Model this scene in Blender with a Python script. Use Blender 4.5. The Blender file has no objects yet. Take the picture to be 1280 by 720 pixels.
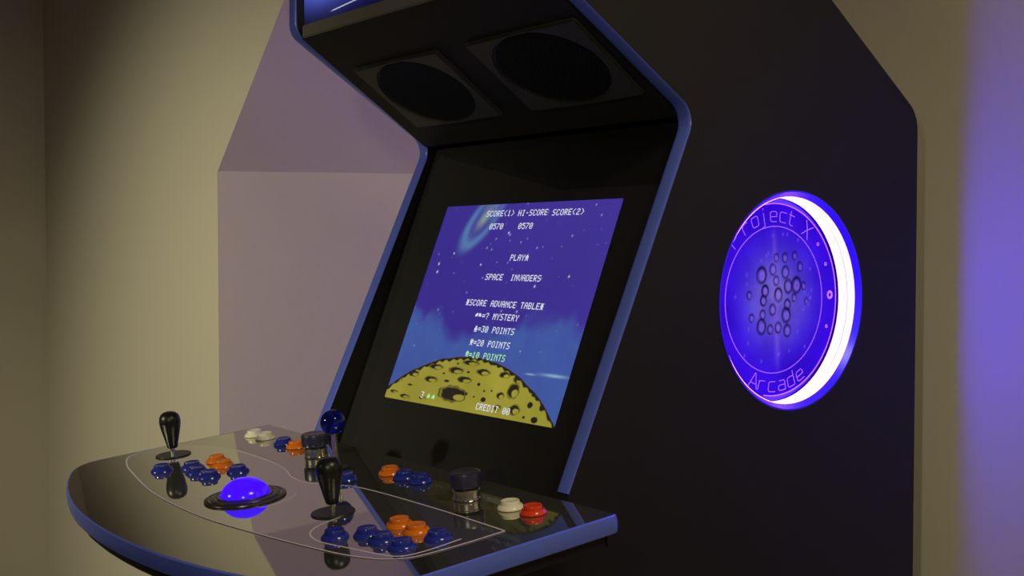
import bpy, bmesh, math, random
import numpy as np
from mathutils import Vector, Matrix

C = bpy.context.scene.collection
PI = math.pi
H = 1.31                                   # height of the camera above the floor

# ------------------------------------------------------------------ camera
cam_d = bpy.data.cameras.new('camera')
cam = bpy.data.objects.new('camera', cam_d)
C.objects.link(cam)
cam_d.sensor_width = 36.0
cam_d.lens = 36.0 * 1500.0 / 1280.0
cam_d.clip_start = 0.02
th, pit = math.radians(37.7), math.atan(49 / 1500)
fwd = Vector((-math.cos(th) * math.cos(pit), math.sin(th) * math.cos(pit), -math.sin(pit)))
cam.location = (0, 0, H)
cam.rotation_euler = fwd.to_track_quat('-Z', 'Y').to_euler()
bpy.context.scene.camera = cam

# ------------------------------------------------------------------ view, world
sc = bpy.context.scene
sc.view_settings.view_transform = 'Standard'
sc.view_settings.look = 'None'
sc.view_settings.gamma = 1.0
sc.view_settings.exposure = 0.0
sc.view_settings.use_curve_mapping = False
w = bpy.data.worlds.new('world')
sc.world = w
w.use_nodes = True
w.node_tree.nodes['Background'].inputs[0].default_value = (0.02, 0.018, 0.012, 1)
w.node_tree.nodes['Background'].inputs[1].default_value = 0.3


# ------------------------------------------------------------------ lamps of the room
def lamp(name, kind, loc, target, power, color, size=0.3, spread=None, blend=0.5):
    d = bpy.data.lights.new(name, kind)
    d.energy = power
    d.color = color
    if kind == 'AREA':
        d.shape = 'DISK'
        d.size = size
        if spread:
            d.spread = spread
    elif kind == 'SPOT':
        d.shadow_soft_size = size
        d.spot_size = spread
        d.spot_blend = blend
    else:
        d.shadow_soft_size = size
    o = bpy.data.objects.new(name, d)
    C.objects.link(o)
    o.location = loc
    o.rotation_euler = (Vector(target) - Vector(loc)).to_track_quat('-Z', 'Y').to_euler()
    return o


lamp('lamp_side', 'SPOT', (-2.3, -1.5, 1.85), (-2.75, 1.27, 0.62), 150.0, (1.0, 0.95, 0.64), 0.10, math.radians(66), 1.0)
lamp('lamp_ceiling', 'AREA', (0.0, 0.85, 2.43), (0.0, 0.95, 0.0), 13.0, (1.0, 0.87, 0.50), 0.5)
lamp('lamp_reading', 'SPOT', (-0.1, -0.35, 1.75), (-1.5, 0.7, 0.95), 18.0, (1.0, 0.91, 0.68), 0.035, math.radians(70))


# ------------------------------------------------------------------ materials
def principled(name, base, rough=0.5, metal=0.0, ior=1.5, spec=0.5, emit=None, estr=0.0, noise=None, bump=None, trans=0.0, coat=0.0):
    m = bpy.data.materials.new(name)
    m.use_nodes = True
    nt = m.node_tree
    b = nt.nodes['Principled BSDF']
    b.inputs['Base Color'].default_value = (*base, 1)
    b.inputs['Roughness'].default_value = rough
    b.inputs['Metallic'].default_value = metal
    b.inputs['IOR'].default_value = ior
    b.inputs['Specular IOR Level'].default_value = spec
    b.inputs['Transmission Weight'].default_value = trans
    b.inputs['Coat Weight'].default_value = coat
    b.inputs['Coat Roughness'].default_value = 0.05
    if emit:
        b.inputs['Emission Color'].default_value = (*emit, 1)
        b.inputs['Emission Strength'].default_value = estr
    if noise or bump:
        tc = nt.nodes.new('ShaderNodeTexCoord')
        n = nt.nodes.new('ShaderNodeTexNoise')
        n.inputs['Scale'].default_value = (noise or bump)[0]
        n.inputs['Detail'].default_value = 6
        nt.links.new(tc.outputs['Object'], n.inputs['Vector'])
        if noise:
            mx = nt.nodes.new('ShaderNodeMix')
            mx.data_type = 'RGBA'
            mx.inputs[6].default_value = (*base, 1)
            mx.inputs[7].default_value = (*[c * noise[1] for c in base], 1)
            nt.links.new(n.outputs['Fac'], mx.inputs[0])
            nt.links.new(mx.outputs[2], b.inputs['Base Color'])
        if bump:
            n2 = n
            if noise:
                n2 = nt.nodes.new('ShaderNodeTexNoise')
                n2.inputs['Scale'].default_value = bump[0]
                nt.links.new(tc.outputs['Object'], n2.inputs['Vector'])
            bp = nt.nodes.new('ShaderNodeBump')
            bp.inputs['Strength'].default_value = bump[1]
            bp.inputs['Distance'].default_value = 0.002
            nt.links.new(n2.outputs['Fac'], bp.inputs['Height'])
            nt.links.new(bp.outputs['Normal'], b.inputs['Normal'])
    return m


def attr_emission(name, strength, rough=0.2, base=0.02, attr='Col', spec=0.5):
    m = principled(name, (base, base, base), rough, spec=spec)
    nt = m.node_tree
    b = nt.nodes['Principled BSDF']
    a = nt.nodes.new('ShaderNodeVertexColor')
    a.layer_name = attr
    nt.links.new(a.outputs['Color'], b.inputs['Emission Color'])
    b.inputs['Emission Strength'].default_value = strength
    return m


def glass_mat(name):
    m = bpy.data.materials.new(name)
    m.use_nodes = True
    nt = m.node_tree
    nt.nodes.clear()
    o = nt.nodes.new('ShaderNodeOutputMaterial')
    t = nt.nodes.new('ShaderNodeBsdfTransparent')
    t.inputs[0].default_value = (0.97, 0.97, 0.97, 1)
    g = nt.nodes.new('ShaderNodeBsdfGlossy')
    g.inputs['Roughness'].default_value = 0.02
    f = nt.nodes.new('ShaderNodeFresnel')
    f.inputs['IOR'].default_value = 1.5
    x = nt.nodes.new('ShaderNodeMixShader')
    ge = nt.nodes.new('ShaderNodeNewGeometry')
    mu = nt.nodes.new('ShaderNodeMath')
    mu.operation = 'MULTIPLY_ADD'               # reflect at the front face of the pane only
    mu.inputs[1].default_value = -1.0
    mu.inputs[2].default_value = 1.0
    m2 = nt.nodes.new('ShaderNodeMath')
    m2.operation = 'MULTIPLY'
    nt.links.new(ge.outputs['Backfacing'], mu.inputs[0])
    nt.links.new(mu.outputs[0], m2.inputs[0])
    nt.links.new(f.outputs[0], m2.inputs[1])
    nt.links.new(m2.outputs[0], x.inputs[0])
    nt.links.new(t.outputs[0], x.inputs[1])
    nt.links.new(g.outputs[0], x.inputs[2])
    nt.links.new(x.outputs[0], o.inputs[0])
    return m


M = {}
M['wall'] = principled('wall_paint', (0.74, 0.68, 0.56), 0.8, noise=(3.0, 0.96), bump=(120.0, 0.05))
M['alcove'] = principled('wall_paint_alcove_light', (0.68, 0.56, 0.53), 0.8, noise=(3.0, 0.96), bump=(120.0, 0.05))  # wall paint again, with the mauve light and dimness put into the colour
M['front'] = principled('dimmed_wall_paint', (0.40, 0.37, 0.28), 0.85)  # unseen wall behind the camera, darkened to dim its reflection in the glass
M['ceiling'] = principled('ceiling_paint', (0.75, 0.72, 0.64), 0.9, bump=(120.0, 0.15))
M['floor'] = principled('carpet', (0.16, 0.13, 0.10), 0.95, noise=(60.0, 0.6), bump=(300.0, 0.8))
M['laminate'] = principled('black_laminate', (0.011, 0.0095, 0.009), 0.5, spec=0.35, bump=(260.0, 0.03))
M['inner'] = principled('black_inner_laminate', (0.010, 0.010, 0.009), 0.42, spec=0.4)
M['soffit'] = principled('black_soffit_board', (0.010, 0.010, 0.0085), 0.6, spec=0.3, bump=(300.0, 0.1))
M['trim'] = principled('blue_t_molding', (0.115, 0.165, 0.72), 0.2)
M['panel'] = principled('dark_acrylic_panel', (0.52, 0.50, 0.47), 0.03, metal=0.95)
M['print'] = principled('violet_grey_print', (0.62, 0.59, 0.61), 0.03, metal=0.93)
M['line'] = principled('pale_printed_line', (0.75, 0.66, 0.80), 0.4)
M['underside'] = principled('black_board', (0.010, 0.009, 0.007), 0.6)
M['blue'] = principled('blue_plastic', (0.020, 0.032, 0.33), 0.16, ior=1.55)
M['orange'] = principled('orange_plastic', (0.80, 0.19, 0.008), 0.2)
M['red'] = principled('red_plastic', (0.75, 0.055, 0.010), 0.2)
M['white'] = principled('cream_plastic', (0.88, 0.84, 0.66), 0.25)
M['knob_black'] = principled('black_plastic', (0.008, 0.008, 0.007), 0.34)
M['washer'] = principled('black_washer', (0.010, 0.009, 0.008), 0.4)
M['chrome'] = principled('chrome', (0.88, 0.85, 0.76), 0.22, metal=1.0)
M['knob_navy'] = principled('navy_anodised', (0.022, 0.022, 0.065), 0.32, metal=0.0, ior=1.7)
M['ball'] = principled('translucent_blue_ball', (0.012, 0.025, 0.50), 0.0, trans=0.85, ior=1.49)
M['ring_plate'] = principled('dark_ring_plate', (0.030, 0.022, 0.020), 0.25, ior=1.7)
M['track'] = principled('violet_lit_ball', (0.02, 0.01, 0.4), 0.15, emit=(0.045, 0.0, 1.0), estr=1.25)
M['grille_plate'] = principled('speaker_plate', (0.040, 0.040, 0.036), 0.5)
M['grille'] = principled('speaker_mesh', (0.042, 0.042, 0.038), 0.5)
M['retainer'] = principled('marquee_retainer', (0.18, 0.172, 0.145), 0.5)
M['bezel'] = principled('black_bezel', (0.006, 0.006, 0.006), 0.6)
M['glass'] = glass_mat('clear_glass')
M['screen'] = attr_emission('screen_picture', 1.0)
M['text'] = principled('screen_text', (0.05, 0.05, 0.05), 0.4, emit=(0.85, 0.88, 1.0), estr=0.9)
M['text_green'] = principled('screen_text_green', (0.05, 0.05, 0.05), 0.4, emit=(0.45, 1.0, 0.38), estr=0.9)


def reflection_falloff(m, strength):
    # emission dimmed off axis, put in to weaken the screen's reflection in the panel
    nt = m.node_tree
    lw = nt.nodes.new('ShaderNodeLayerWeight')
    lw.inputs['Blend'].default_value = 0.5
    mr = nt.nodes.new('ShaderNodeMapRange')
    mr.interpolation_type = 'SMOOTHSTEP'
    for k, v in zip(('From Min', 'From Max', 'To Min', 'To Max'), (0.49, 0.65, strength, 0.04 * strength)):
        mr.inputs[k].default_value = v
    nt.links.new(lw.outputs['Facing'], mr.inputs['Value'])
    nt.links.new(mr.outputs['Result'], nt.nodes['Principled BSDF'].inputs['Emission Strength'])


reflection_falloff(M['screen'], 1.0)
reflection_falloff(M['text'], 0.9)
reflection_falloff(M['text_green'], 0.9)
M['marquee'] = attr_emission('marquee_picture', 1.0)
M['led'] = principled('led_ring', (0.2, 0.2, 0.4), 0.5, emit=(0.052, 0.016, 1.0), estr=66.0)
M['led_dim'] = principled('led_ring_dim', (0.2, 0.2, 0.4), 0.5, emit=(0.10, 0.014, 1.0), estr=44.0)
M['lip'] = principled('violet_glow_lip', (0.05, 0.02, 0.7), 0.3, emit=(0.03, 0.0, 1.0), estr=0.22)
M['face'] = attr_emission('medallion_face', 1.0, base=0.004, rough=0.7, spec=0.0)
M['engraving'] = principled('engraved_line', (0.3, 0.1, 0.6), 0.4, emit=(0.36, 0.14, 1.0), estr=0.62)


# ------------------------------------------------------------------ mesh helpers
def obj(name, bm, m, parent=None, smooth=False, loc=(0, 0, 0), rot=None, mods=None):
    me = bpy.data.meshes.new(name)
    bmesh.ops.recalc_face_normals(bm, faces=bm.faces)
    if parent is not None and rot is None:
        # geometry is given in world metres: shift it to the thing's own origin
        bmesh.ops.translate(bm, verts=bm.verts, vec=-WORLD(parent))
    bm.to_mesh(me)
    bm.free()
    if smooth:
        for p in me.polygons:
            p.use_smooth = True
    o = bpy.data.objects.new(name, me)
    C.objects.link(o)
    if m is not None:
        me.materials.append(m)
    if parent is not None:
        o.parent = parent
    if rot is not None:
        o.location = loc
        o.rotation_euler = rot
    return o


def WORLD(o):
    v = Vector(o.location)
    p = o.parent
    while p is not None:
        v = v + Vector(p.location)
        p = p.parent
    return v


def auto_smooth(o, ang=35):
    me = o.data
    for p in me.polygons:
        p.use_smooth = True
    bm = bmesh.new()
    bm.from_mesh(me)
    for e in bm.edges:
        if len(e.link_faces) == 2 and e.calc_face_angle(0) > math.radians(ang):
            e.smooth = False
    bm.to_mesh(me)
    bm.free()
    return o


def frame(o, ex, ey, ez):
    return Matrix(((ex[0], ey[0], ez[0], o[0]), (ex[1], ey[1], ez[1], o[1]), (ex[2], ey[2], ez[2], o[2]), (0, 0, 0, 1)))


def prism(bm, outline, depth, mat=Matrix(), holes=(), z0=0.0):
    """Outline (list of x,y) with optional holes, extruded along local z from z0 to z0+depth."""
    loops = []
    for pts in [outline] + list(holes):
        bot = [bm.verts.new(mat @ Vector((x, y, z0))) for x, y in pts]
        top = [bm.verts.new(mat @ Vector((x, y, z0 + depth))) for x, y in pts]
        loops.append((bot, top))
    for bot, top in loops:
        n = len(bot)
        for i in range(n):
            bm.faces.new((bot[i], bot[(i + 1) % n], top[(i + 1) % n], top[i]))
    for k in (0, 1):
        if len(loops) == 1:
            bm.faces.new(loops[0][k])
        else:
            edges = []
            for lp in loops:
                vs = lp[k]
                for i in range(len(vs)):
                    e = bm.edges.get((vs[i], vs[(i + 1) % len(vs)]))
                    edges.append(e)
            bmesh.ops.triangle_fill(bm, use_beauty=True, use_dissolve=False, edges=edges)
    return bm


def box(bm, x0, x1, y0, y1, z0, z1, mat=Matrix()):
    return prism(bm, [(x0, y0), (x1, y0), (x1, y1), (x0, y1)], z1 - z0, mat, z0=z0)


def lathe(bm, prof, seg=40, mat=Matrix(), close=True):
    """prof: list of (r, z); revolve about local z."""
    rings = []
    for r, z in prof:
        if r < 1e-6:
            rings.append([bm.verts.new(mat @ Vector((0, 0, z)))])
        else:
            rings.append([bm.verts.new(mat @ Vector((r * math.cos(2 * PI * i / seg), r * math.sin(2 * PI * i / seg), z))) for i in range(seg)])
    for a, b in zip(rings, rings[1:]):
        for i in range(seg):
            j = (i + 1) % seg
            if len(a) == 1 and len(b) == 1:
                continue
            if len(a) == 1:
                bm.faces.new((a[0], b[j], b[i]))
            elif len(b) == 1:
                bm.faces.new((a[i], a[j], b[0]))
            else:
                bm.faces.new((a[i], a[j], b[j], b[i]))
    return bm


def fillet(pts, radii, seg=8):
    out = []
    n = len(pts)
    for i in range(n):
        p = Vector(pts[i])
        r = radii[i]
        if r <= 0:
            out.append(tuple(p))
            continue
        a = (Vector(pts[i - 1]) - p).normalized()
        b = (Vector(pts[(i + 1) % n]) - p).normalized()
        ang = a.angle(b)
        d = r / math.tan(ang / 2)
        c = p + (a + b).normalized() * (r / math.sin(ang / 2))
        s = p + a * d - c
        e = p + b * d - c
        for k in range(seg + 1):
            t = k / seg
            v = s.slerp(e, t) if s.angle(e) > 1e-4 else s
            out.append(tuple(c + v.normalized() * r))
    return out


def circle(cx, cy, rx, ry=None, n=64):
    ry = ry or rx
    return [(cx + rx * math.cos(2 * PI * i / n), cy + ry * math.sin(2 * PI * i / n)) for i in range(n)]


def catmull(pts, sub=8):
    P = [Vector((p[0], p[1])) for p in pts]
    out = []
    for i in range(len(P) - 1):
        p0 = P[max(i - 1, 0)]
        p1, p2 = P[i], P[i + 1]
        p3 = P[min(i + 2, len(P) - 1)]
        for k in range(sub):
            t = k / sub
            out.append(0.5 * ((2 * p1) + (p2 - p0) * t + (2 * p0 - 5 * p1 + 4 * p2 - p3) * t * t + (3 * p1 - p0 - 3 * p2 + p3) * t ** 3))
    out.append(P[-1])
    return [(v.x, v.y) for v in out]


def ribbon(bm, pts, width, mat=Matrix(), h=0.0004, closed=False):
    """A raised flat stroke along a 2-d polyline."""
    P = [Vector(p) for p in pts]
    n = len(P)
    L, R = [], []
    for i in range(n):
        a = P[(i - 1) % n] if (closed or i > 0) else P[i]
        b = P[(i + 1) % n] if (closed or i < n - 1) else P[i]
        d = (b - a)
        if d.length < 1e-9:
            d = Vector((1, 0))
        d.normalize()
        nn = Vector((-d.y, d.x)) * width / 2
        L.append(P[i] + nn)
        R.append(P[i] - nn)
    rows = []
    for s in (L, R):
        for z in (0.0, h):
            rows.append([bm.verts.new(mat @ Vector((v.x, v.y, z))) for v in s])
    l0, l1, r0, r1 = rows
    rng = range(n) if closed else range(n - 1)
    for i in rng:
        j = (i + 1) % n
        bm.faces.new((l1[i], r1[i], r1[j], l1[j]))
        bm.faces.new((l0[i], l1[i], l1[j], l0[j]))
        bm.faces.new((r1[i], r0[i], r0[j], r1[j]))
    return bm


def painted_grid(name, nx, ny, width, height, color_fn, m, parent, mat):
    """A flat picture: a grid whose points carry the picture's own colours."""
    xs = np.linspace(0, width, nx + 1)
    ys = np.linspace(0, height, ny + 1)
    X, Y = np.meshgrid(xs, ys)
    col = color_fn(X, Y)
    o3 = np.array(mat.translation) - np.array(WORLD(parent))
    ex = np.array(mat.col[0][:3])
    ey = np.array(mat.col[1][:3])
    V = o3[None, :] + X.reshape(-1, 1) * ex + Y.reshape(-1, 1) * ey
    idx = np.arange((nx + 1) * (ny + 1)).reshape(ny + 1, nx + 1)
    F = np.stack([idx[:-1, :-1], idx[:-1, 1:], idx[1:, 1:], idx[1:, :-1]], -1).reshape(-1, 4)
    me = bpy.data.meshes.new(name)
    me.from_pydata(V.tolist(), [], F.tolist())
    ca = me.color_attributes.new('Col', 'FLOAT_COLOR', 'POINT')
    rgba = np.ones((V.shape[0], 4), dtype=np.float32)
    rgba[:, :3] = col.reshape(-1, 3)
    ca.data.foreach_set('color', rgba.ravel())
    me.materials.append(m)
    me.update()
    o = bpy.data.objects.new(name, me)
    C.objects.link(o)
    o.parent = parent
    return o


def lin(r, g, b):
    f = lambda c: (c / 255 / 12.92) if c / 255 <= 0.04045 else ((c / 255 + 0.055) / 1.055) ** 2.4
    return np.array([f(r), f(g), f(b)])


def value_noise(X, Y, scale, seed, octaves=4):
    rs = np.random.RandomState(seed)
    out = np.zeros_like(X)
    amp, tot = 1.0, 0.0
    for _ in range(octaves):
        g = rs.rand(64, 64)
        u, v = X * scale, Y * scale
        i, j = np.floor(u).astype(int), np.floor(v).astype(int)
        fu, fv = u - i, v - j
        fu, fv = fu * fu * (3 - 2 * fu), fv * fv * (3 - 2 * fv)
        i0, j0, i1, j1 = i % 64, j % 64, (i + 1) % 64, (j + 1) % 64
        out += amp * ((g[j0, i0] * (1 - fu) + g[j0, i1] * fu) * (1 - fv) + (g[j1, i0] * (1 - fu) + g[j1, i1] * fu) * fv)
        tot += amp
        amp *= 0.5
        scale *= 2.0
    return out / tot


def smooth(a, b, x):
    t = np.clip((x - a) / (b - a), 0, 1)
    return t * t * (3 - 2 * t)


# ------------------------------------------------------------------ the room
def struct(name, bm, m):
    o = obj(name, bm, m)
    o['kind'] = 'structure'
    return o


XL, XR, YF, YB, YG, ZC = -4.29, 2.3, -2.7, 1.81, 1.27, 2.51
T = 0.08
EX, EZ = -2.858, 0.196 + H                       # the alcove's outer corner: where the slope starts
CA = math.radians(25)
cd = Vector((math.sin(CA), math.cos(CA), 0))
LEN = (YB - YG) / cd.y
EX2 = EX + cd.x * LEN
rise = ZC - EZ

bm = box(bmesh.new(), XL - T, XR + T, YF - T, YB + T, -T, 0)
struct('floor', bm, M['floor'])
bm = box(bmesh.new(), XL - T, XR + T, YF - T, YB + T, ZC, ZC + T)
struct('ceiling', bm, M['ceiling'])
bm = box(bmesh.new(), XL - T, XL, YF - T, YG, 0, ZC)
struct('wall_left', bm, M['wall'])
bm = box(bmesh.new(), XR, XR + T, YF, YB, 0, ZC)
struct('wall_right', bm, M['wall'])
bm = box(bmesh.new(), XL, XR + T, YF - T, YF, 0, ZC)
struct('wall_front', bm, M['front'])
bm = box(bmesh.new(), EX2 - 0.3, XR + T, YB, YB + T, 0, ZC)
struct('wall_back', bm, M['wall'])
# the wall to the left of the alcove, its right edge leaning in under the roof slope
mz = frame((0, YG + T, 0), (1, 0, 0), (0, 0, 1), (0, -1, 0))
bm = prism(bmesh.new(), [(XL - T, 0), (EX - 0.001, 0), (EX - 0.001, EZ), (EX + rise - 0.001, ZC), (XL - T, ZC)], T, mz)
# keep the room-side outline, set the hidden side back behind the alcove faces
for v in bm.verts:
    if v.co.y > YG + T / 2 and v.co.x > XL:
        v.co.x -= 0.12
struct('wall_back_left', bm, M['wall'])
# alcove side wall and the slope above it
def slab(pts, n, m, name, t=0.06):
    b = bmesh.new()
    a = [b.verts.new(p) for p in pts]
    c = [b.verts.new(Vector(p) + Vector(n) * t) for p in pts]
    b.faces.new(a)
    b.faces.new(c)
    for i in range(len(a)):
        j = (i + 1) % len(a)
        b.faces.new((a[i], a[j], c[j], c[i]))
    return struct(name, b, m)


p0, p1 = Vector((EX, YG, 0)), Vector((EX2, YB, 0))
nA = Vector((-cd.y, cd.x, 0))
slab([p0, p1, p1 + Vector((0, 0, EZ)), p0 + Vector((0, 0, EZ))], nA, M['alcove'], 'wall_alcove')
q0, q1 = p0 + Vector((0, 0, EZ)), p1 + Vector((0, 0, EZ))
up = Vector((rise, 0, rise))
nS = cd.cross(up).normalized()
if nS.z < 0:
    nS = -nS
slab([q0, q1, q1 + up, q0 + up], nS, M['alcove'], 'ceiling_slope')

# ------------------------------------------------------------------ the arcade cabinet
XO, XI = -1.14, -1.165                           # right side board, outer and inner face
XLO, XLI = -1.806, -1.781                       # left side board
XM = (XO + XLO) / 2
cab = bpy.data.objects.new('arcade_cabinet', None)
C.objects.link(cab)
cab.location = (XM, 1.3, 0)
cab['label'] = 'black upright arcade cabinet with blue edging, lit game screen and glowing violet side disc'
cab['category'] = 'arcade machine'


def lab(o, text):
    o['label'] = text
    return o


# side boards -----------------------------------------------------------------
def panel_top(y):                               # height of the control panel's top face
    return 0.999 + 0.099 * (y - 0.957)


prof = [(0.80, 0.0), (1.71, 0.0), (1.71, 0.217 + H), (1.13, 0.6212 + H), (0.932, 0.6212 + H), (0.932, 0.353 + H), (1.198, 0.184 + H),
        (0.961, -0.3325 + H), (0.80, panel_top(0.80) - 0.0245)]
rad = [0, 0, 0.05, 0.03, 0.02, 0.03, 0.035, 0, 0]
outl = fillet(prof, rad)
MED = (1.405, -0.076 + H)
MR = 0.152
mside = lambda x: frame((x, 0, 0), (0, 1, 0), (0, 0, 1), (1, 0, 0))
LIP = 0.0075
for x0, lip_side in ((XI, 1), (XLO, -1)):
    bm = prism(bmesh.new(), outl, XO - XI, mside(x0), holes=[circle(MED[0], MED[1], MR + LIP, n=96)])
    auto_smooth(obj('side_panel', bm, M['laminate'], cab))

# blue T-molding round the front edge of each side board
def edge_strip(x0, x1, pts, out_d, name):
    """A rounded strip over an open run of the side outline (pts in y,z; the outside is to the right of travel)."""
    b = bmesh.new()
    sec = [(0.0, -0.0008), (0.0015, -out_d * 0.75), (0.005, -out_d), ((x1 - x0) - 0.005, -out_d), ((x1 - x0) - 0.0015, -out_d * 0.75), ((x1 - x0), -0.0008)]
    P = [Vector(p) for p in pts]
    rows = []
    for i, p in enumerate(P):
        d = (P[min(i + 1, len(P) - 1)] - P[max(i - 1, 0)]).normalized()
        nn = Vector((-d.y, d.x))
        rows.append([b.verts.new((x0 + sx, (p + nn * so).x, (p + nn * so).y)) for sx, so in sec])
    for a, c in zip(rows, rows[1:]):
        for k in range(len(sec)):
            l = (k + 1) % len(sec)
            b.faces.new((a[k], a[l], c[l], c[k]))
    b.faces.new(rows[0])
    b.faces.new(rows[-1])
    return auto_smooth(obj(name, b, M['trim'], cab), 50)


# the run from the top of the marquee down to the control panel
i0 = min(range(len(outl)), key=lambda i: (Vector(outl[i]) - Vector((1.13, 0.6212 + H))).length)
i1 = min(range(len(outl)), key=lambda i: (Vector(outl[i]) - Vector((0.961, -0.3325 + H))).length)
run = outl[i0 + 6:i1 + 1]
run[-1] = (run[-1][0] + 0.0125, panel_top(0.957) + 0.002)
for x0, x1 in ((XI, XO), (XLO, XLI)):
    lab(edge_strip(x0, x1, run, 0.003, 't_molding'), 'blue edge molding')

# boards between the sides ------------------------------------------------------
bm = bmesh.new()
box(bm, XLI, XI, 1.68, 1.70, 0.02, 0.20 + H)
obj('back_panel', bm, M['inner'], cab)
bm = prism(bmesh.new(), [(1.13, 0.6212 + H - .008), (1.13, 0.6012 + H), (1.69, 0.195 + H), (1.70, 0.215 + H)], XI - XLI, mside(XLI))
obj('rear_slope_panel', bm, M['inner'], cab)
bm = box(bmesh.new(), XLI, XI, 0.955, 1.13, 0.595 + H, 0.615 + H)
obj('top_panel', bm, M['inner'], cab)
bm = box(bmesh.new(), XLI, XI, 0.825, 0.845, 0.0, 0.93)
obj('front_panel', bm, M['inner'], cab)
# soffit under the marquee, carrying the two speakers
S0 = Vector((XLI, 0.940, 0.345 + H))
S1 = Vector((XLI, 1.182, 0.180 + H))
st = (S1 - S0).normalized()
SL = (S1 - S0).length
sn = Vector((0, st.z, -st.y))                    # faces down and forward
ms = frame(S0, (1, 0, 0), st, Vector((1, 0, 0)).cross(st))
if (ms.to_3x3() @ Vector((0, 0, 1))).dot(sn) < 0:
    SGN = -1
else:
    SGN = 1
bm = box(bmesh.new(), 0, XI - XLI, 0, SL, 0 if SGN < 0 else -0.018, 0.018 if SGN < 0 else 0, ms)
obj('soffit', bm, M['soffit'], cab)

# speakers: a square plate with an oval opening over ribbed mesh
SP = [(-1.7325, -1.490), (-1.418, -1.176)]
for k, (xa, xb) in enumerate(SP):
    a0, a1 = 0.085, 0.239
    cx, cy = (xa + xb) / 2 - XLI, (a0 + a1) / 2
    rx, ry = (xb - xa) / 2, (a1 - a0) / 2
    hole = circle(cx, cy, rx * 0.86, ry * 0.95, 72)
    bm = bmesh.new()
    outer = fillet([(cx - rx, cy - ry), (cx + rx, cy - ry), (cx + rx, cy + ry), (cx - rx, cy + ry)], [0.006] * 4, 4)
    prism(bm, outer, 0.006 * SGN, ms, holes=[hole])
    bmesh.ops.recalc_face_normals(bm, faces=bm.faces)
    ed = [e for e in bm.edges if all(abs((ms.inverted() @ v.co).z - 0.006 * SGN) < 1e-5 for v in e.verts) and len(e.link_faces) == 2 and e.calc_face_angle(0) > 0.8]
    bmesh.ops.bevel(bm, geom=ed, offset=0.003, segments=2, affect='EDGES')
    plate = auto_smooth(obj('speaker', bm, M['grille_plate'], cab), 30)
    bm = bmesh.new()
    n = 40
    A_, B_ = rx * 0.86, ry * 0.95
    du = Vector((-0.62, 0.785))                      # the ribs run slantwise over the oval
    dn = Vector((du.y, -du.x))
    ext = math.sqrt((dn.x * A_) ** 2 + (dn.y * B_) ** 2)
    for i in range(n):
        off = -ext + (i + 0.5) * 2 * ext / n
        hw = 0.42 * ext / n
        # chord of the oval along du at this offset
        qa = (du.x / A_) ** 2 + (du.y / B_) ** 2
        qb = 2 * off * (dn.x * du.x / A_ ** 2 + dn.y * du.y / B_ ** 2)
        qc = off * off * ((dn.x / A_) ** 2 + (dn.y / B_) ** 2) - 1
        disc = qb * qb - 4 * qa * qc
        if disc <= 0:
            continue
        ta, tb_ = (-qb - math.sqrt(disc)) / (2 * qa), (-qb + math.sqrt(disc)) / (2 * qa)
        vs = []
        for t_ in (ta, tb_):
            for o_, zz in ((-hw, 0.0015), (0, 0.0045), (hw, 0.0015)):
                p_ = dn * (off + o_) + du * t_
                vs.append(bm.verts.new(ms @ Vector((cx + p_.x, cy + p_.y, zz * SGN))))
        v = vs
        bm.faces.new((v[0], v[1], v[4], v[3]))
        bm.faces.new((v[1], v[2], v[5], v[4]))
        bm.faces.new((v[0], v[3], v[5], v[2]))
        bm.faces.new((v[0], v[2], v[1]))
        bm.faces.new((v[3], v[4], v[5]))
    obj('speaker_grille', bm, M['grille'], plate)

# marquee: retainer strip and lit picture ------------------------------------------
bm = bmesh.new()
box(bm, XLI + 0.004, XI - 0.004, 0.938, 0.960, 0.345 + H, 0.366 + H)
bmesh.ops.bevel(bm, geom=bm.edges[:], offset=0.002, segments=2, affect='EDGES')
lab(obj('marquee_retainer', bm, M['retainer'], cab), 'grey strip under the lit marquee')


def marquee_col(X, Y):
    n = value_noise(X, Y, 9.0, 5)
    base = lin(30, 28, 140)[None, None] * np.ones(X.shape + (1,))
    g = smooth(0.0, 0.05, Y)[..., None]
    col = base * (0.12 + 0.88 * g)
    glow = np.exp(-(((X - 0.06) / 0.10) ** 2 + ((Y - 0.075) / 0.04) ** 2))[..., None]
    col = col + glow * lin(95, 115, 170)
    col = col * (0.65 + 0.7 * n[..., None])
    # pale streak across the picture
    d = np.abs((Y - 0.0115) - (X - 0.098) * 0.07)
    on = (1 - smooth(0.0005, 0.0012, d)) * smooth(0.085, 0.10, X) * (1 - smooth(0.20, 0.28, X))
    col = col * (1 - on[..., None]) + on[..., None] * lin(190, 190, 215)
    return col


mm = frame((XLI, 0.945, 0.366 + H), (1, 0, 0), (0, 0, 1), (0, -1, 0))
lab(painted_grid('marquee', 420, 260, XI - XLI, 0.225, marquee_col, M['marquee'], cab, mm), 'blue glowing marquee picture')

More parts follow.
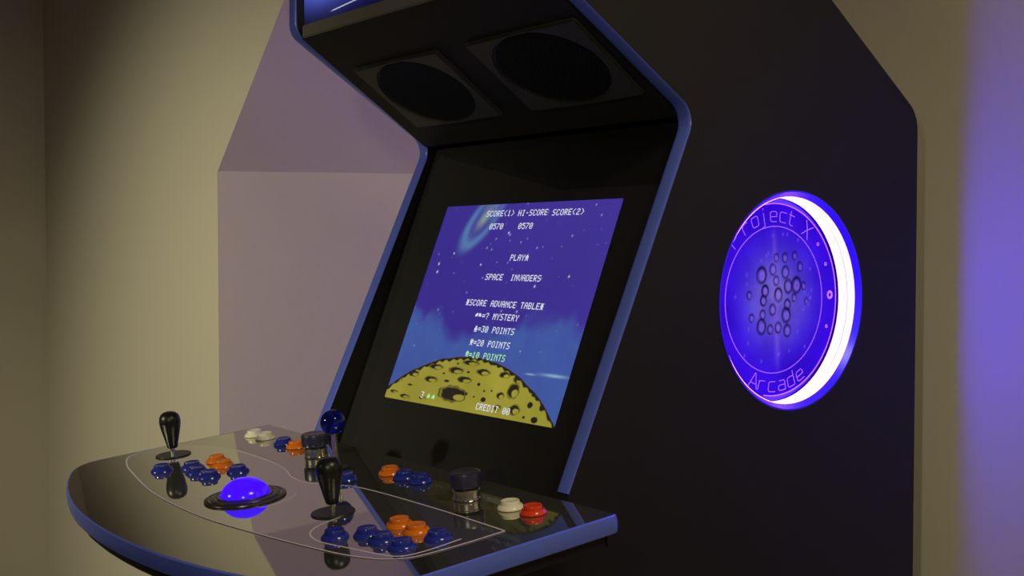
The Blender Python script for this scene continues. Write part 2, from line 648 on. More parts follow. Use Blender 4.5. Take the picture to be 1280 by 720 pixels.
# monitor glass, bezel, screen ----------------------------------------------------
gt = Vector((0, 0.3746, 0.9272))
gn = Vector((0, -0.9272, 0.3746))
GB = Vector((0, 1.025, -0.265 + H))
GW = XI - XLI
mg = frame(Vector((XLI, 0, 0)) + GB, (1, 0, 0), gt, gn)
bm = box(bmesh.new(), 0.0005, GW - 0.0005, -0.115, 0.478, -0.002, 0.0, mg)
lab(obj('screen_glass', bm, M['glass'], cab), 'clear glass over the screen')
X0, X1, s0, s1 = -1.687 - XLI, -1.2485 - XLI, 0.0245, 0.3648
bm = prism(bmesh.new(), [(0.0005, -0.115), (GW - 0.0005, -0.115), (GW - 0.0005, 0.478), (0.0005, 0.478)], 0.012, mg,
           holes=[fillet([(X0, s0), (X1, s0), (X1, s1), (X0, s1)], [0.003] * 4, 3)], z0=-0.0155)
lab(obj('bezel', bm, M['bezel'], cab), 'black bezel round the screen')

SW, SH = X1 - X0, s1 - s0
CR = [(117.8, 62.4, 17.6, 4.5), (61.7, 46.5, 15.7, 4.6), (113.3, 41.6, 17.6, 4.8), (172.8, 60.8, 19.1, 5.0), (204.8, 75.6, 18.7, 4.1), (242.2, 63.7, 15.8, 5.1),
      (201.9, 48.1, 17.7, 5.2), (182.5, 23.6, 35.2, 12.1), (295.4, 63.9, 12.1, 4.7), (327.9, 61.1, 9.2, 6.9), (325.9, 42.3, 12.6, 10.9), (299.4, 32.5, 8.6, 5.5),
      (373.7, 41.5, 6.0, 4.0), (372.5, 26.1, 6.0, 5.3), (399.5, 26.3, 5.9, 7.3), (390.2, 6.1, 7.9, 5.2), (340.9, 15.6, 12.3, 7.5), (301.7, 14.1, 8.5, 4.1),
      (262.8, 22.9, 6.6, 4.2), (240.2, 44.2, 4.5, 2.8), (157.2, 42.5, 7.3, 2.3), (61.6, 27.3, 7.9, 1.8), (21.5, 33.2, 13.5, 3.7), (22.3, 12.3, 10.8, 2.4),
      (56.2, 7.6, 13.1, 3.0), (258.7, 35.7, 2.7, 1.7), (276.4, 37.4, 2.6, 1.7), (217.7, 27.1, 3.7, 2.3), (238.2, 24.8, 2.7, 1.7), (366.4, 7.4, 3.2, 2.1),
      (205.3, 60.5, 4.7, 1.7), (263.5, 77.3, 3.6, 1.7), (171.9, 72.0, 3.9, 1.5), (143.5, 53.6, 3.9, 1.5), (107.1, 9.7, 10.1, 2.4), (1.3, 18.3, 7.7, 1.9)]


def screen_col(X, Y):
    mx, my = X * 1000, Y * 1000
    fx, fy = X / SW, Y / SH
    n = value_noise(X, Y, 14.0, 2)
    n2 = value_noise(X, Y, 40.0, 3)
    n3 = value_noise(X, Y, 8.0, 11)
    top = lin(68, 52, 160)
    mid = lin(58, 42, 148)
    cloud = lin(67, 95, 172)
    k = np.clip(smooth(0.3, 1.0, fx * 0.5 + fy * 0.5), 0, 1)[..., None]
    col = mid * (1 - k) + top * k
    edge = 0.44 + 0.16 * (n - 0.5) * 2 + 0.05 * np.sin(fx * 9.0 + 1.0)
    cl = (1 - smooth(edge - 0.07, edge + 0.05, fy)) * (0.92 + 0.36 * (n2 - 0.5))
    cl = np.clip(cl, 0, 1)[..., None]
    col = col * (1 - cl) + cloud * cl
    col = col * (0.92 + 0.18 * (n3 - 0.5))[..., None]
    # spiral galaxy in the upper left corner
    gx, gy = (mx - 118.0), (my - 318.0)
    ca, sa = math.cos(0.95), math.sin(0.95)
    u, v = (gx * ca + gy * sa) / 72.0, (-gx * sa + gy * ca) / 34.0
    r = np.sqrt(u * u + v * v)
    ring = np.exp(-((r - 0.78) / 0.20) ** 2) * (0.55 + 0.45 * smooth(0.5, -0.9, u)) * (0.8 + 0.5 * (n2 - 0.5))
    core = np.exp(-(r / 0.30) ** 2)
    arm = np.exp(-((r - 0.45) / 0.12) ** 2) * smooth(-0.2, 0.7, u) * 0.7
    g = np.clip(ring * 0.9 + arm, 0, 0.9)[..., None]
    col = col * (1 - g) + lin(98, 148, 196) * g
    core = (0.75 * core)[..., None]
    col = col * (1 - core) + lin(150, 178, 160) * core
    # stars
    rs = np.random.RandomState(8)
    for _ in range(85):
        sx, sy = rs.rand() * SW * 1000, (0.25 + 0.75 * rs.rand()) * SH * 1000
        sr = 0.7 + 1.1 * rs.rand() ** 3
        b = 0.35 + 0.6 * rs.rand()
        s_ = (b * np.exp(-(((mx - sx) ** 2 + (my - sy) ** 2) / sr ** 2)))[..., None]
        col = col * (1 - s_) + lin(190, 190, 235) * s_
    for sx, sy, sr in ((195, 290, 1.7), (30, 236, 1.8), (33, 222, 1.9), (64, 255, 1.5), (148, 236, 1.5), (300, 203, 1.7), (371, 220, 1.5)):
        s_ = np.exp(-(((mx - sx) ** 2 + (my - sy) ** 2) / sr ** 2))[..., None]
        col = col * (1 - s_) + lin(230, 230, 245) * s_
    # pale streaks at the right above the moon
    for sx, sy, wx, wy in ((405, 72, 26, 2.2), (352, 70, 10, 1.2)):
        s_ = (0.85 * np.exp(-(((mx - sx) / wx) ** 2 + ((my - sy) / wy) ** 2)))[..., None]
        col = col * (1 - s_) + lin(150, 190, 215) * s_
    # the yellow cratered moon
    R = 360.0
    d = np.sqrt((mx - 208.0) ** 2 + (my + 275.0) ** 2) + 1.6 * (n2 - 0.5) * 2
    on = (1 - smooth(R - 0.6, R + 0.6, d))
    rim = on * smooth(R - 5.2, R - 4.0, d + 1.5 * np.sin(mx * 0.35))
    moon = (lin(158, 150, 52) * (0.80 + 0.42 * n)[..., None])
    dark = lin(34, 27, 24)
    ink = rim.copy()
    for cx, cy, rx, ry in CR:
        wob = 0.05 * np.sin(mx * 0.3 + cy) + 0.05 * np.sin(my * 0.6 + cx) + 0.12 * (n2 - 0.5)
        a = ((mx - cx) / rx) ** 2 + ((my - cy) / ry) ** 2
        e = np.sqrt(a) + wob
        full = 1 - smooth(0.85, 0.97, e)
        if rx > 8:
            # floor of the crater seen lit towards the lower right, a thin inked rim there
            fs, fo = (0.62, 0.36) if rx < 30 else (0.45, 0.55)
            b = np.sqrt(((mx - cx - fo * rx) / (rx * fs)) ** 2 + ((my - cy + 0.30 * ry) / (ry * fs)) ** 2) + wob
            full = full * smooth(0.80, 0.98, b)
            rim_ = (1 - smooth(0.03, 0.11, np.abs(e - 1.02))) * smooth(0.1, 0.4, n2) * 0.75
            full = np.maximum(full, rim_)
        ink = np.maximum(ink, full)
    ink = np.clip(ink, 0, 1)[..., None]
    moon = moon * (1 - ink) + dark * ink
    o_ = on[..., None]
    return col * (1 - o_) + moon * o_


mscr = frame(mg @ Vector((X0, s0, -0.0045)), (1, 0, 0), gt, gn)
scr = lab(painted_grid('screen', 440, 342, SW, SH, screen_col, M['screen'], cab, mscr), 'lit screen with a yellow cratered moon under a violet sky')

# the words on the screen: 5 x 7 dot characters
FONT = {
    'A': '01110 10001 10001 11111 10001 10001 10001', 'B': '11110 10001 10001 11110 10001 10001 11110', 'C': '01110 10001 10000 10000 10000 10001 01110',
    'D': '11110 10001 10001 10001 10001 10001 11110', 'E': '11111 10000 10000 11110 10000 10000 11111', 'H': '10001 10001 10001 11111 10001 10001 10001',
    'I': '01110 00100 00100 00100 00100 00100 01110', 'L': '10000 10000 10000 10000 10000 10000 11111', 'M': '10001 11011 10101 10101 10001 10001 10001',
    'N': '10001 11001 10101 10011 10001 10001 10001', 'O': '01110 10001 10001 10001 10001 10001 01110', 'P': '11110 10001 10001 11110 10000 10000 10000',
    'R': '11110 10001 10001 11110 10100 10010 10001', 'S': '01111 10000 10000 01110 00001 00001 11110', 'T': '11111 00100 00100 00100 00100 00100 00100',
    'V': '10001 10001 10001 10001 10001 01010 00100', 'Y': '10001 10001 01010 00100 00100 00100 00100', '0': '01110 10001 10011 10101 11001 10001 01110',
    '1': '00100 01100 00100 00100 00100 00100 01110', '2': '01110 10001 00001 00110 01000 10000 11111', '3': '11111 00001 00010 00110 00001 10001 01110',
    '5': '11111 10000 11110 00001 00001 10001 01110', '7': '11111 00001 00010 00100 01000 01000 01000', '<': '00010 00100 01000 10000 01000 00100 00010',
    '>': '01000 00100 00010 00001 00010 00100 01000', '-': '00000 00000 00000 01110 00000 00000 00000', '=': '00000 00000 11111 00000 11111 00000 00000',
    '?': '01110 10001 00001 00010 00100 00000 00100', '*': '10101 01110 01110 11111 01110 01110 10101', ' ': '00000 ' * 7,
    # small plain shapes beside the points
    'a': '00000 00111 01111 11111 01010', 'b': '00000 11100 11110 11111 01010',
    'c': '00100 01110 01110 11111 11111 01010 11011', 'd': '01010 11111 10101 11111 01110 01010 10001', 'e': '01110 11111 11011 11111 01010 10101 00000',
    's': '00000 00100 01110 11111 11111 11111 00000', 'z': '00100 01110 11011 11111 01010 10101 10001',
}
CW = 0.02115 * SW
CHH = 0.0315 * SH


def word(bm, text, fx, fy):
    """text starting at the fraction fx across and centred at fy up the screen"""
    pw, ph = CW / 6.6, CHH / 7.4
    for k, ch in enumerate(text):
        rows = FONT[ch].split()
        for r, row in enumerate(rows):
            c = 0
            while c < len(row):
                if row[c] == '1':
                    e = c
                    while e + 1 < len(row) and row[e + 1] == '1':
                        e += 1
                    x0 = fx * SW + k * CW + c * pw
                    x1 = fx * SW + k * CW + (e + 1.18) * pw
                    y1 = fy * SH + (3.5 - r) * ph
                    y0 = y1 - ph * 1.02
                    vs = [bm.verts.new(mscr @ Vector(p)) for p in ((x0, y0, 0.0003), (x1, y0, 0.0003), (x1, y1, 0.0003), (x0, y1, 0.0003))]
                    bm.faces.new(vs)
                    c = e
                c += 1


bm = bmesh.new()
for t_, fx, fy in (('SCORE<1>', 0.275, 0.952), ('HI-SCORE', 0.465, 0.950), ('SCORE<2>', 0.657, 0.947), ('0570', 0.318, 0.886), ('0570', 0.489, 0.885),
                   ('PLAYz', 0.501, 0.730), ('SPACE  INVADERS', 0.392, 0.634), ('*SCORE ADVANCE TABLE*', 0.325, 0.506),
                   ('ab=? MYSTERY', 0.403, 0.446), ('c=30 POINTS', 0.424, 0.383), ('d=20 POINTS', 0.424, 0.318), ('CREDIT 00', 0.573, 0.034), ('3', 0.231, 0.043)):
    word(bm, t_, fx, fy)
tx = obj('screen_text', bm, M['text'], scr)
lab(tx, 'white game lettering')
bm = bmesh.new()
word(bm, 'e=10 POINTS', 0.420, 0.260)
lab(obj('screen_text', bm, M['text_green'], scr), 'green game lettering')
for fx in (0.272, 0.302):
    bm = bmesh.new()
    word(bm, 's', fx, 0.043)
    lab(obj('ship_icon', bm, M['text_green'], scr), 'green ship icon')

# ------------------------------------------------------------------ side medallions
STROKE = {  # plain single-stroke letters on a 1 x 1.5 cell
    'P': [[(0, 0), (0, 1.5), (0.8, 1.5), (0.95, 1.35), (0.95, 0.85), (0.8, 0.7), (0, 0.7)]],
    'r': [[(0, 0), (0, 1.0)], [(0, 0.75), (0.25, 1.0), (0.8, 1.0)]],
    'o': [[(0.15, 0), (0, 0.15), (0, 0.85), (0.15, 1), (0.75, 1), (0.9, 0.85), (0.9, 0.15), (0.75, 0), (0.15, 0)]],
    'j': [[(0.45, 1.0), (0.45, -0.25), (0.3, -0.4), (0, -0.4)], [(0.45, 1.3), (0.45, 1.45)]],
    'e': [[(0, 0.5), (0.9, 0.5), (0.9, 0.85), (0.75, 1), (0.15, 1), (0, 0.85), (0, 0.15), (0.15, 0), (0.9, 0)]],
    'c': [[(0.9, 1), (0.15, 1), (0, 0.85), (0, 0.15), (0.15, 0), (0.9, 0)]],
    't': [[(0.25, 1.4), (0.25, 0.15), (0.4, 0), (0.8, 0)], [(0, 1.0), (0.8, 1.0)]],
    'X': [[(0, 0), (1.0, 1.5)], [(0, 1.5), (1.0, 0)]],
    'A': [[(0, 0), (0.5, 1.5), (0.6, 1.5), (1.1, 0)], [(0.15, 0.45), (0.95, 0.45)]],
    'a': [[(0.1, 1), (0.75, 1), (0.9, 0.85), (0.9, 0)], [(0.9, 0.55), (0.15, 0.55), (0, 0.4), (0, 0.15), (0.15, 0), (0.9, 0)]],
    'd': [[(0.9, 1.5), (0.9, 0), (0.15, 0), (0, 0.15), (0, 0.85), (0.15, 1), (0.9, 1)]],
}
RCR = []
rs = random.Random(4)
for (px, py, r_) in ((-2, 62, 6), (13, 62, 7), (30, 65, 6), (-8, 44, 8), (14, 40, 9), (-27, 36, 12), (40, 48, 7), (-2, 27, 7), (19, 18, 10), (34, 20, 12), (-21, 12, 9), (-24, -3, 8), (2, 6, 10),
                     (18, -10, 8), (-8, -17, 8), (-25, -24, 7), (16, -26, 11), (-27, -42, 11), (2, -45, 8), (18, -50, 9), (-12, -47, 7), (30, 0, 6), (47, 18, 6), (52, -6, 5), (-48, 6, 6), (-44, -28, 6)):
    RCR.append((px * 1.3 + 5, py * 0.98 + 2, r_ * 1.1))


def face_col(A, B):
    # A, B: metres from the disc's left and lower edges
    x, y = (A - MR) * 1000, (B - MR) * 1000
    r = np.sqrt(x * x + y * y)
    n = value_noise(A + 1, B + 1, 22.0, 9)
    n2 = value_noise(A + 3, B + 2, 60.0, 4)
    base = lin(50, 2, 212) * np.ones(x.shape + (1,))
    base = base * (0.70 + 0.55 * n)[..., None]
    # clouded violet glow behind the moon
    moon = np.exp(-(((x - 6) / 56.0) ** 2 + ((y - 4) / 56.0) ** 2)) * (0.75 + 1.3 * (n - 0.35))
    moon = np.clip(moon, 0, 0.85)[..., None]
    base = base * (1 - moon) + lin(124, 108, 196) * moon
    beam = np.exp(-((x - 2 + 0.05 * y) / 5.0) ** 2) * smooth(120, 60, np.abs(y)) * 0.42
    base = base * (1 - beam[..., None]) + lin(130, 90, 225) * beam[..., None]
    for cx, cy, cr in RCR:
        e = np.sqrt(((x - cx) / (cr * 0.85)) ** 2 + ((y - cy) / cr) ** 2) + 0.25 * (n2 - 0.5)
        ring = np.exp(-((e - 0.85) / 0.22) ** 2) * (0.6 + 0.7 * n2)
        ring = ring[..., None]
        base = base * (1 - ring) + lin(20, 8, 64) * ring
        hi = np.exp(-((np.sqrt(((x - cx - 1.5) / (cr * 0.85)) ** 2 + ((y - cy + 1.5) / cr) ** 2) - 0.35) / 0.2) ** 2)[..., None] * 0.4
        base = base * (1 - hi) + lin(150, 110, 225) * hi
    # small pale flecks
    r3 = np.random.RandomState(5)
    for _ in range(26):
        a_, q = r3.rand() * 2 * PI, 60 + 45 * r3.rand()
        s_ = 0.7 * np.exp(-(((x - q * math.cos(a_)) / 1.6) ** 2 + ((y - q * math.sin(a_)) / 2.4) ** 2))[..., None]
        base = base * (1 - s_) + lin(120, 80, 235) * s_
    return base


DEP = 0.036
FR = 0.146
for side in (1, -1):
    xo = XO if side > 0 else XLO
    ey = (0, 1, 0) if side > 0 else (0, -1, 0)
    ex3 = Vector((side, 0, 0))
    mf = frame((xo, MED[0], MED[1]), ey, (0, 0, 1), ex3)       # local x along the board, y up, z outwards
    # housing behind the board, open to the outside
    bm = bmesh.new()
    lathe(bm, [(MR + 0.008, -0.0205), (MR + 0.008, -DEP - 0.012), (0.0, -DEP - 0.012), (0.0, -DEP - 0.004), (MR + 0.001, -DEP - 0.004), (MR + 0.001, -0.0205)], 96, mf)
    hous = auto_smooth(obj('medallion', bm, M['inner'], cab))
    if side > 0:
        lab(hous, 'round violet lit medallion set into the side board')
    # glowing ring wall with a fine seam half way
    bm = bmesh.new()
    for z0, z1, r0, r1 in ((-DEP, -0.0205, MR, MR), (-0.0192, -0.0065, MR, MR)):
        lathe(bm, [(r0, z0), (r1, z1), (r1 + 0.0007, z1), (r0 + 0.0007, z0), (r0, z0)], 128, mf)
    lab(auto_smooth(obj('led_ring', bm, M['led' if side > 0 else 'led_dim'], hous), 60), 'white hot violet light ring')
    # added lip flaring out to the board, its emission standing in for bloom
    bm = bmesh.new()
    lathe(bm, [(MR + 0.0008, -0.0063), (MR + LIP - 0.0004, 0.0012), (MR + LIP + 0.002, 0.0012), (MR + LIP + 0.002, 0.0002), (MR + LIP - 0.0004, 0.0002), (MR + LIP - 0.0004, -0.0063), (MR + 0.0008, -0.0063)], 128, mf)
    auto_smooth(obj('medallion_lip', bm, M['lip'], hous), 40)
    # printed face
    mfa = frame(mf @ Vector((-MR, -MR, -DEP)), ey, (0, 0, 1), ex3)
    face = painted_grid('medallion_face', 200, 200, 2 * MR, 2 * MR, face_col, M['face'], hous, mfa)
    bmf = bmesh.new()
    bmf.from_mesh(face.data)
    cw = (mf @ Vector((0, 0, -DEP))) - WORLD(face)
    kill = [v for v in bmf.verts if (v.co - cw).length > FR - 0.0004]
    bmesh.ops.delete(bmf, geom=kill, context='VERTS')
    bmf.to_mesh(face.data)
    bmf.free()
    # engraved circle, rim line and lettering
    mfe = frame(mf @ Vector((0, 0, -DEP + 0.0004)), ey, (0, 0, 1), ex3)
    bm = bmesh.new()
    ribbon(bm, circle(0, 0, 0.1095, n=120), 0.0011, mfe, closed=True)
    ribbon(bm, [(0.1435 * math.cos(t), 0.1435 * math.sin(t)) for t in np.linspace(-1.75, 1.75, 80)], 0.0016, mfe)

    def arc_word(chars, angs, rad_, size, flip):
        for ch, a in zip(chars, angs):
            for s_ in STROKE[ch]:
                pts = []
                dense = []
                for p, q in zip(s_, s_[1:]):
                    for k in range(3):
                        dense.append((p[0] + (q[0] - p[0]) * k / 3, p[1] + (q[1] - p[1]) * k / 3))
                dense.append(s_[-1])
                for px, py in dense:
                    if not flip:
                        t = math.radians(90 - a) - (px - 0.5) * size / rad_
                        rr = rad_ + py * size
                    else:
                        t = math.radians(-90 + a) + (px - 0.5) * size / rad_
                        rr = rad_ + (1.5 - py) * size
                    pts.append((rr * math.cos(t), rr * math.sin(t)))
                ribbon(bm, pts, 0.0010, mfe)
    arc_word('Project', (-46, -31.5, -21.5, -12, -2, 8, 17), 0.1165, 0.0150, False)
    arc_word('X', (35,), 0.1150, 0.0165, False)
    arc_word('Arcade', (-22, -12.5, -2.5, 7.5, 17, 27), 0.1150, 0.0150, True)
    for a in (-20, 2, 24, 40):                                  # small plain marks round the rim
        cx, cy = 0.129 * math.cos(math.radians(a)), 0.129 * math.sin(math.radians(a))
        ribbon(bm, circle(cx, cy, 0.0022 if a != 2 else 0.005, n=10), 0.0014 if a != 2 else 0.004, mfe, closed=True)
    lab(obj('medallion_lettering', bm, M['engraving'], hous), 'pale engraved lettering and circles')

# ------------------------------------------------------------------ control panel
PXC = -1.486
pt = Vector((0, 1, 0.099)).normalized()
pn = Vector((0, -0.099, 1)).normalized()
PO = Vector((PXC, 0.957, 0.999))
mp = frame(PO, (1, 0, 0), pt, pn)
half = [(0.0, -0.447), (0.05, -0.4462), (0.10, -0.443), (0.15, -0.4385), (0.19, -0.432), (0.23, -0.4245), (0.27, -0.415), (0.31, -0.4035), (0.35, -0.3900), (0.385, -0.376),
        (0.41, -0.364), (0.428, -0.3525), (0.441, -0.340), (0.449, -0.326), (0.4535, -0.310), (0.455, -0.292)]
outp = half + [(0.455, -0.008), (0.4527, -0.0023), (0.447, 0.0)]
outp = outp + [(-x, y) for x, y in reversed(outp) if x > 0]
outp = outp[::-1]
PT = 0.0235


def inset(pts, d):
    n = len(pts)
    P = [Vector(p) for p in pts]
    area = sum(P[i].x * P[(i + 1) % n].y - P[(i + 1) % n].x * P[i].y for i in range(n))
    s = 1 if area > 0 else -1
    out = []
    for i in range(n):
        a = (P[i] - P[i - 1]).normalized()
        b = (P[(i + 1) % n] - P[i]).normalized()
        na, nb = Vector((-a.y, a.x)) * s, Vector((-b.y, b.x)) * s
        m_ = (na + nb).normalized()
        m_ = m_ * d / max(0.4, m_.dot(na))
        out.append(tuple(P[i] + m_))
    return out


bm = prism(bmesh.new(), inset(outp, 0.0032), PT - 0.001, mp, z0=-PT + 0.0005)
bmesh.ops.bevel(bm, geom=[e for e in bm.edges if len(e.link_faces) == 2 and e.calc_face_angle(0) > 1.2 and all((mp.inverted() @ v.co).z > -0.001 for v in e.verts)],
                offset=0.0006, segments=2, affect='EDGES')
cp = auto_smooth(obj('control_panel', bm, M['panel'], cab), 30)
lab(cp, 'dark glossy bow fronted control panel')
# its blue molding: front and both sides
b = bmesh.new()
ins = inset(outp, 0.0032)
sec = [(0.0, -PT + 0.0008), (0.0026, -PT + 0.0022), (0.0036, -PT * 0.62), (0.0036, -PT * 0.38), (0.0026, -0.0018), (0.0, -0.0003)]
rows = []
no = len(ins)
for i in range(no):
    o_ = Vector(inset(outp, 0.0)[i]) - Vector(ins[i])
    o_.normalize()
    rows.append([b.verts.new(mp @ Vector((ins[i][0] + o_.x * d, ins[i][1] + o_.y * d, z))) for d, z in sec])
# leave the rear edge bare: the run whose both ends lie at the back
for i in range(no):
    j = (i + 1) % no
    if abs(outp[i][1]) < 1e-6 and abs(outp[j][1]) < 1e-6 and abs(outp[i][0] - outp[j][0]) > 0.5:
        continue
    for k in range(len(sec)):
        l = (k + 1) % len(sec)
        b.faces.new((rows[i][k], rows[j][k], rows[j][l], rows[i][l]))
lab(auto_smooth(obj('panel_molding', b, M['trim'], cp), 50), 'blue molding round the panel edge')
# board beneath
bm = prism(bmesh.new(), inset(outp, 0.013), 0.016, mp, z0=-PT - 0.016)
auto_smooth(obj('under_board', bm, M['underside'], cp), 30)

# printed lines
def PL(X, q):
    return (X - PXC, q)


L1 = [(-1.938, -0.205), (-1.915, -0.262), (-1.860, -0.288), (-1.798, -0.303), (-1.636, -0.331), (-1.462, -0.337), (-1.313, -0.322), (-1.179, -0.300), (-1.120, -0.281)]
L2 = [(-1.120, -0.281), (-1.098, -0.262), (-1.089, -0.235), (-1.086, -0.18), (-1.087, -0.128)]
L3 = [(-1.087, -0.128), (-1.207, -0.125), (-1.351, -0.127), (-1.422, -0.134), (-1.465, -0.152), (-1.500, -0.164), (-1.545, -0.162), (-1.590, -0.148), (-1.640, -0.138), (-1.72, -0.133), (-1.790, -0.133)]
I1 = [(-1.300, -0.222), (-1.292, -0.255), (-1.270, -0.281), (-1.230, -0.290), (-1.175, -0.279), (-1.125, -0.268), (-1.104, -0.255), (-1.099, -0.225), (-1.103, -0.178)]
fill = []
for L in (L1, L2, L3):
    fill += catmull([PL(*p) for p in L])[:-1]
fill += [PL(-1.835, -0.137), PL(-1.88, -0.150), PL(-1.915, -0.175)]
bm = prism(bmesh.new(), fill, 0.00012, mp, z0=0.00002)
bmesh.ops.triangulate(bm, faces=[f for f in bm.faces if len(f.verts) > 4])
lab(obj('artwork_print', bm, M['print'], cp), 'paler printed field inside the lines')
bm = bmesh.new()
for L in (L1, L2, L3, I1):
    ribbon(bm, catmull([PL(*p) for p in L]), 0.0022, mp, 0.0003)
for x_, sgn in ((-1.495, 1),):
    ribbon(bm, [(x_ - PXC + 0.066 * math.cos(t), -0.256 + 0.066 * math.sin(t)) for t in np.linspace(2.5, 3.9, 14)], 0.0016, mp, 0.0003)
    ribbon(bm, [(x_ - PXC + 0.066 * math.cos(t), -0.256 + 0.066 * math.sin(t)) for t in np.linspace(-0.2, 1.0, 14)], 0.0016, mp, 0.0003)
rr = random.Random(3)
lab(obj('artwork_line', bm, M['line'], cp), 'thin pale printed lines')

ROT = (math.atan(0.099), 0, 0)
CABL = Vector(cab.location)


def on_panel(X, q, h=0.0):
    return PO + Vector((X - PXC, 0, 0)) + pt * q + pn * h - CABL


# push buttons: a domed collar with a dished plunger
def ring_mesh(name, prof_, m, seg=40):
    bm_ = lathe(bmesh.new(), prof_, seg)
    bmesh.ops.recalc_face_normals(bm_, faces=bm_.faces)
    me_ = bpy.data.meshes.new(name)
    bm_.to_mesh(me_)
    bm_.free()
    me_.materials.append(m)
    t_ = bpy.data.objects.new(name, me_)
    auto_smooth(t_, 40)
    bpy.data.objects.remove(t_)
    return me_


collar_prof = [(0.0, 0.0), (0.0165, 0.0), (0.0168, 0.0012), (0.0160, 0.0028), (0.0146, 0.0046), (0.0132, 0.0056), (0.0124, 0.0054), (0.0121, 0.0045), (0.0, 0.0045)]
plunger_prof = [(0.0, 0.0038), (0.0117, 0.0038), (0.0117, 0.0094), (0.0112, 0.0102), (0.0102, 0.0104), (0.0092, 0.0099), (0.006, 0.0090), (0.0, 0.0087)]
BM = {}
for cname in ('blue', 'orange', 'red', 'white'):
    BM[cname] = (ring_mesh('push_button', collar_prof, M[cname]), ring_mesh('plunger', plunger_prof, M[cname]))
CN = {'blue': 'blue push button', 'orange': 'orange push button', 'red': 'red push button', 'white': 'white push button'}


def button(X, q, cname):
    o = bpy.data.objects.new('push_button', BM[cname][0])
    C.objects.link(o)
    o.parent = cab
    o.location = on_panel(X, q)
    o.rotation_euler = ROT
    o['label'] = CN[cname]
    p = bpy.data.objects.new('plunger', BM[cname][1])
    C.objects.link(p)
    p.parent = o
    return o


LEFT = [(-1.760, -0.270, 'blue'), (-1.736, -0.232, 'blue'), (-1.697, -0.240, 'blue'), (-1.654, -0.240, 'blue'), (-1.742, -0.189, 'orange'), (-1.703, -0.196, 'orange'), (-1.647, -0.198, 'blue')]
RIGHT = [(-1.229, -0.270, 'blue'), (-1.204, -0.241, 'blue'), (-1.169, -0.242, 'blue'), (-1.130, -0.240, 'blue'), (-1.206, -0.195, 'orange'), (-1.168, -0.196, 'orange'), (-1.125, -0.195, 'blue')]
TOPROW = [(-1.872, -0.063, 'white'), (-1.833, -0.062, 'white'), (-1.764, -0.063, 'blue'), (-1.722, -0.062, 'orange'), (-1.462, -0.121, 'blue'),
          (-1.438, -0.063, 'orange'), (-1.399, -0.064, 'blue'), (-1.362, -0.062, 'blue'), (-1.156, -0.066, 'white'), (-1.117, -0.062, 'red')]
for X, q, c_ in LEFT + RIGHT + TOPROW:
    button(X, q, c_)


def child_lathe(name, prof_, m, parent, seg=40, loc=None, lean=0.0):
    me_ = ring_mesh(name, prof_, m, seg)
    o = bpy.data.objects.new(name, me_)
    C.objects.link(o)
    o.parent = parent
    if loc is not None:
        o.location = loc
        o.rotation_euler = (ROT[0], lean, 0)
    return o


# bat-handled joysticks
bat = [(0.0, 0.0125), (0.0075, 0.0125), (0.0082, 0.0140), (0.0100, 0.0220), (0.0128, 0.0335), (0.0152, 0.0440), (0.0166, 0.0520), (0.0168, 0.0570), (0.0160, 0.0620), (0.0138, 0.0665),
       (0.0100, 0.0697), (0.0050, 0.0713), (0.0, 0.0717)]
for X, q in ((-1.854, -0.214), (-1.326, -0.218)):
    j = child_lathe('joystick', bat, M['knob_black'], cab, 48, on_panel(X, q))
    lab(j, 'joystick with black bat handle')
    lab(child_lathe('shaft', [(0.0, 0.0), (0.0042, 0.0), (0.0042, 0.0135), (0.0, 0.0135)], M['chrome'], j, 24), 'chrome shaft')
    lab(child_lathe('dust_washer', [(0.0, 0.0002), (0.0278, 0.0002), (0.0280, 0.0012), (0.0274, 0.0020), (0.0, 0.0022)], M['washer'], j, 56), 'flat black washer')
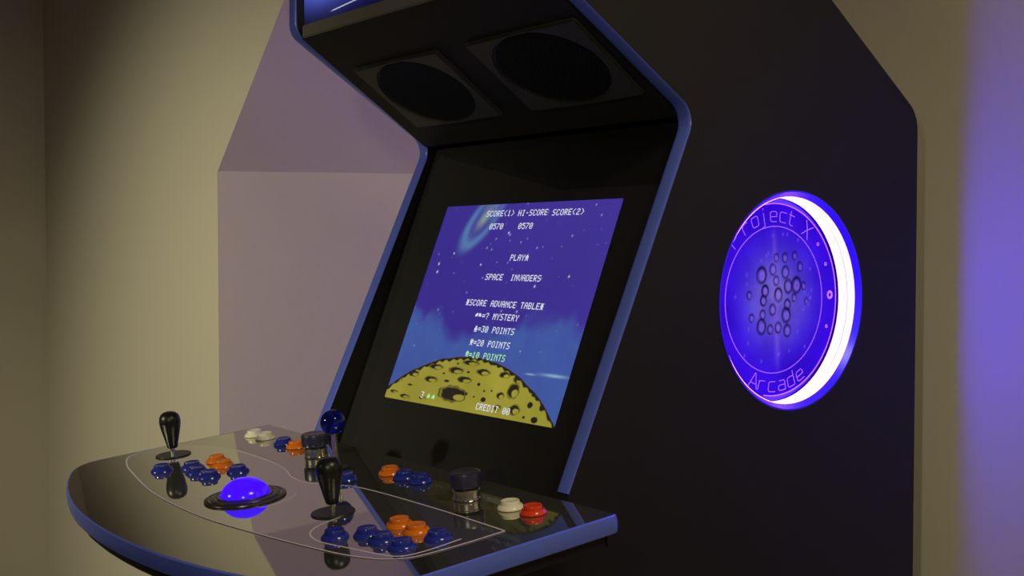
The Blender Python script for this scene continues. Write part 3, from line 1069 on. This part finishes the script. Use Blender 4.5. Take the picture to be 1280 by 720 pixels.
# ball-top joystick
r_ = 0.0186
zc = 0.068
ballp = [(r_ * math.sin(a), zc - r_ * math.cos(a)) for a in np.linspace(0, PI, 25)]
ballp[0] = (0.0, ballp[0][1])
ballp[-1] = (0.0, ballp[-1][1])
j = child_lathe('joystick', ballp, M['ball'], cab, 48, on_panel(-1.537, -0.093), 0.0)
lab(j, 'joystick with translucent blue ball')
lab(child_lathe('shaft', [(0.0, 0.0), (0.0045, 0.0), (0.0045, 0.0485), (0.0055, 0.0495), (0.0055, 0.0520), (0.0, 0.0520)], M['chrome'], j, 24), 'chrome shaft')
lab(child_lathe('dust_washer', [(0.0, 0.0002), (0.0180, 0.0002), (0.0180, 0.0015), (0.0, 0.0020)], M['washer'], j, 48), 'flat black washer')

# spinner knobs
for X in (-1.6370, -1.2385):
    kprof = [(0.0, 0.0165), (0.0190, 0.0165), (0.0203, 0.0175), (0.0206, 0.0200), (0.0206, 0.0330), (0.0200, 0.0347), (0.0185, 0.0355), (0.0150, 0.0351), (0.0, 0.0343)]
    s = child_lathe('spinner', kprof, M['knob_navy'], cab, 64, on_panel(X, -0.0725))
    lab(s, 'navy spinner knob')
    lab(child_lathe('spinner_collar', [(0.0, 0.0), (0.0178, 0.0), (0.0183, 0.0012), (0.0183, 0.0022), (0.0174, 0.0030), (0.0174, 0.0105), (0.0183, 0.0115), (0.0183, 0.0128), (0.0175, 0.0135), (0.0, 0.0135)],
                    M['chrome'], s, 56), 'chrome collar')
    child_lathe('spinner_neck', [(0.0, 0.0130), (0.0160, 0.0130), (0.0160, 0.0170), (0.0, 0.0170)], M['washer'], s, 48)

# the lit trackball in its ringed plate
tb = on_panel(-1.497, -0.257)
plate_prof = [(0.0335, 0.0004), (0.0545, 0.0004), (0.0550, 0.0014), (0.0545, 0.0026), (0.0500, 0.0036), (0.0490, 0.0030), (0.0465, 0.0030), (0.0455, 0.0044), (0.0410, 0.0050), (0.0400, 0.0043), (0.0380, 0.0043),
              (0.0370, 0.0056), (0.0340, 0.0058), (0.0330, 0.0050), (0.0335, 0.0004)]
tp = child_lathe('trackball_plate', plate_prof, M['ring_plate'], cab, 72, tb)
lab(tp, 'dark ringed plate round the trackball')
R_ = 0.0338
a0 = math.acos(0.0)
balp = [(0.0, -0.0)] + [(R_ * math.cos(a), 0.0005 + R_ * 0.80 * math.sin(a)) for a in np.linspace(0.0, PI / 2, 20)]
balp[0] = (0.0, 0.0005)
balp[-1] = (0.0, balp[-1][1])
lab(child_lathe('trackball', [(min(r, 0.0329) if z < 0.0012 else r, z) for r, z in balp], M['track'], tp, 56), 'glowing violet trackball')
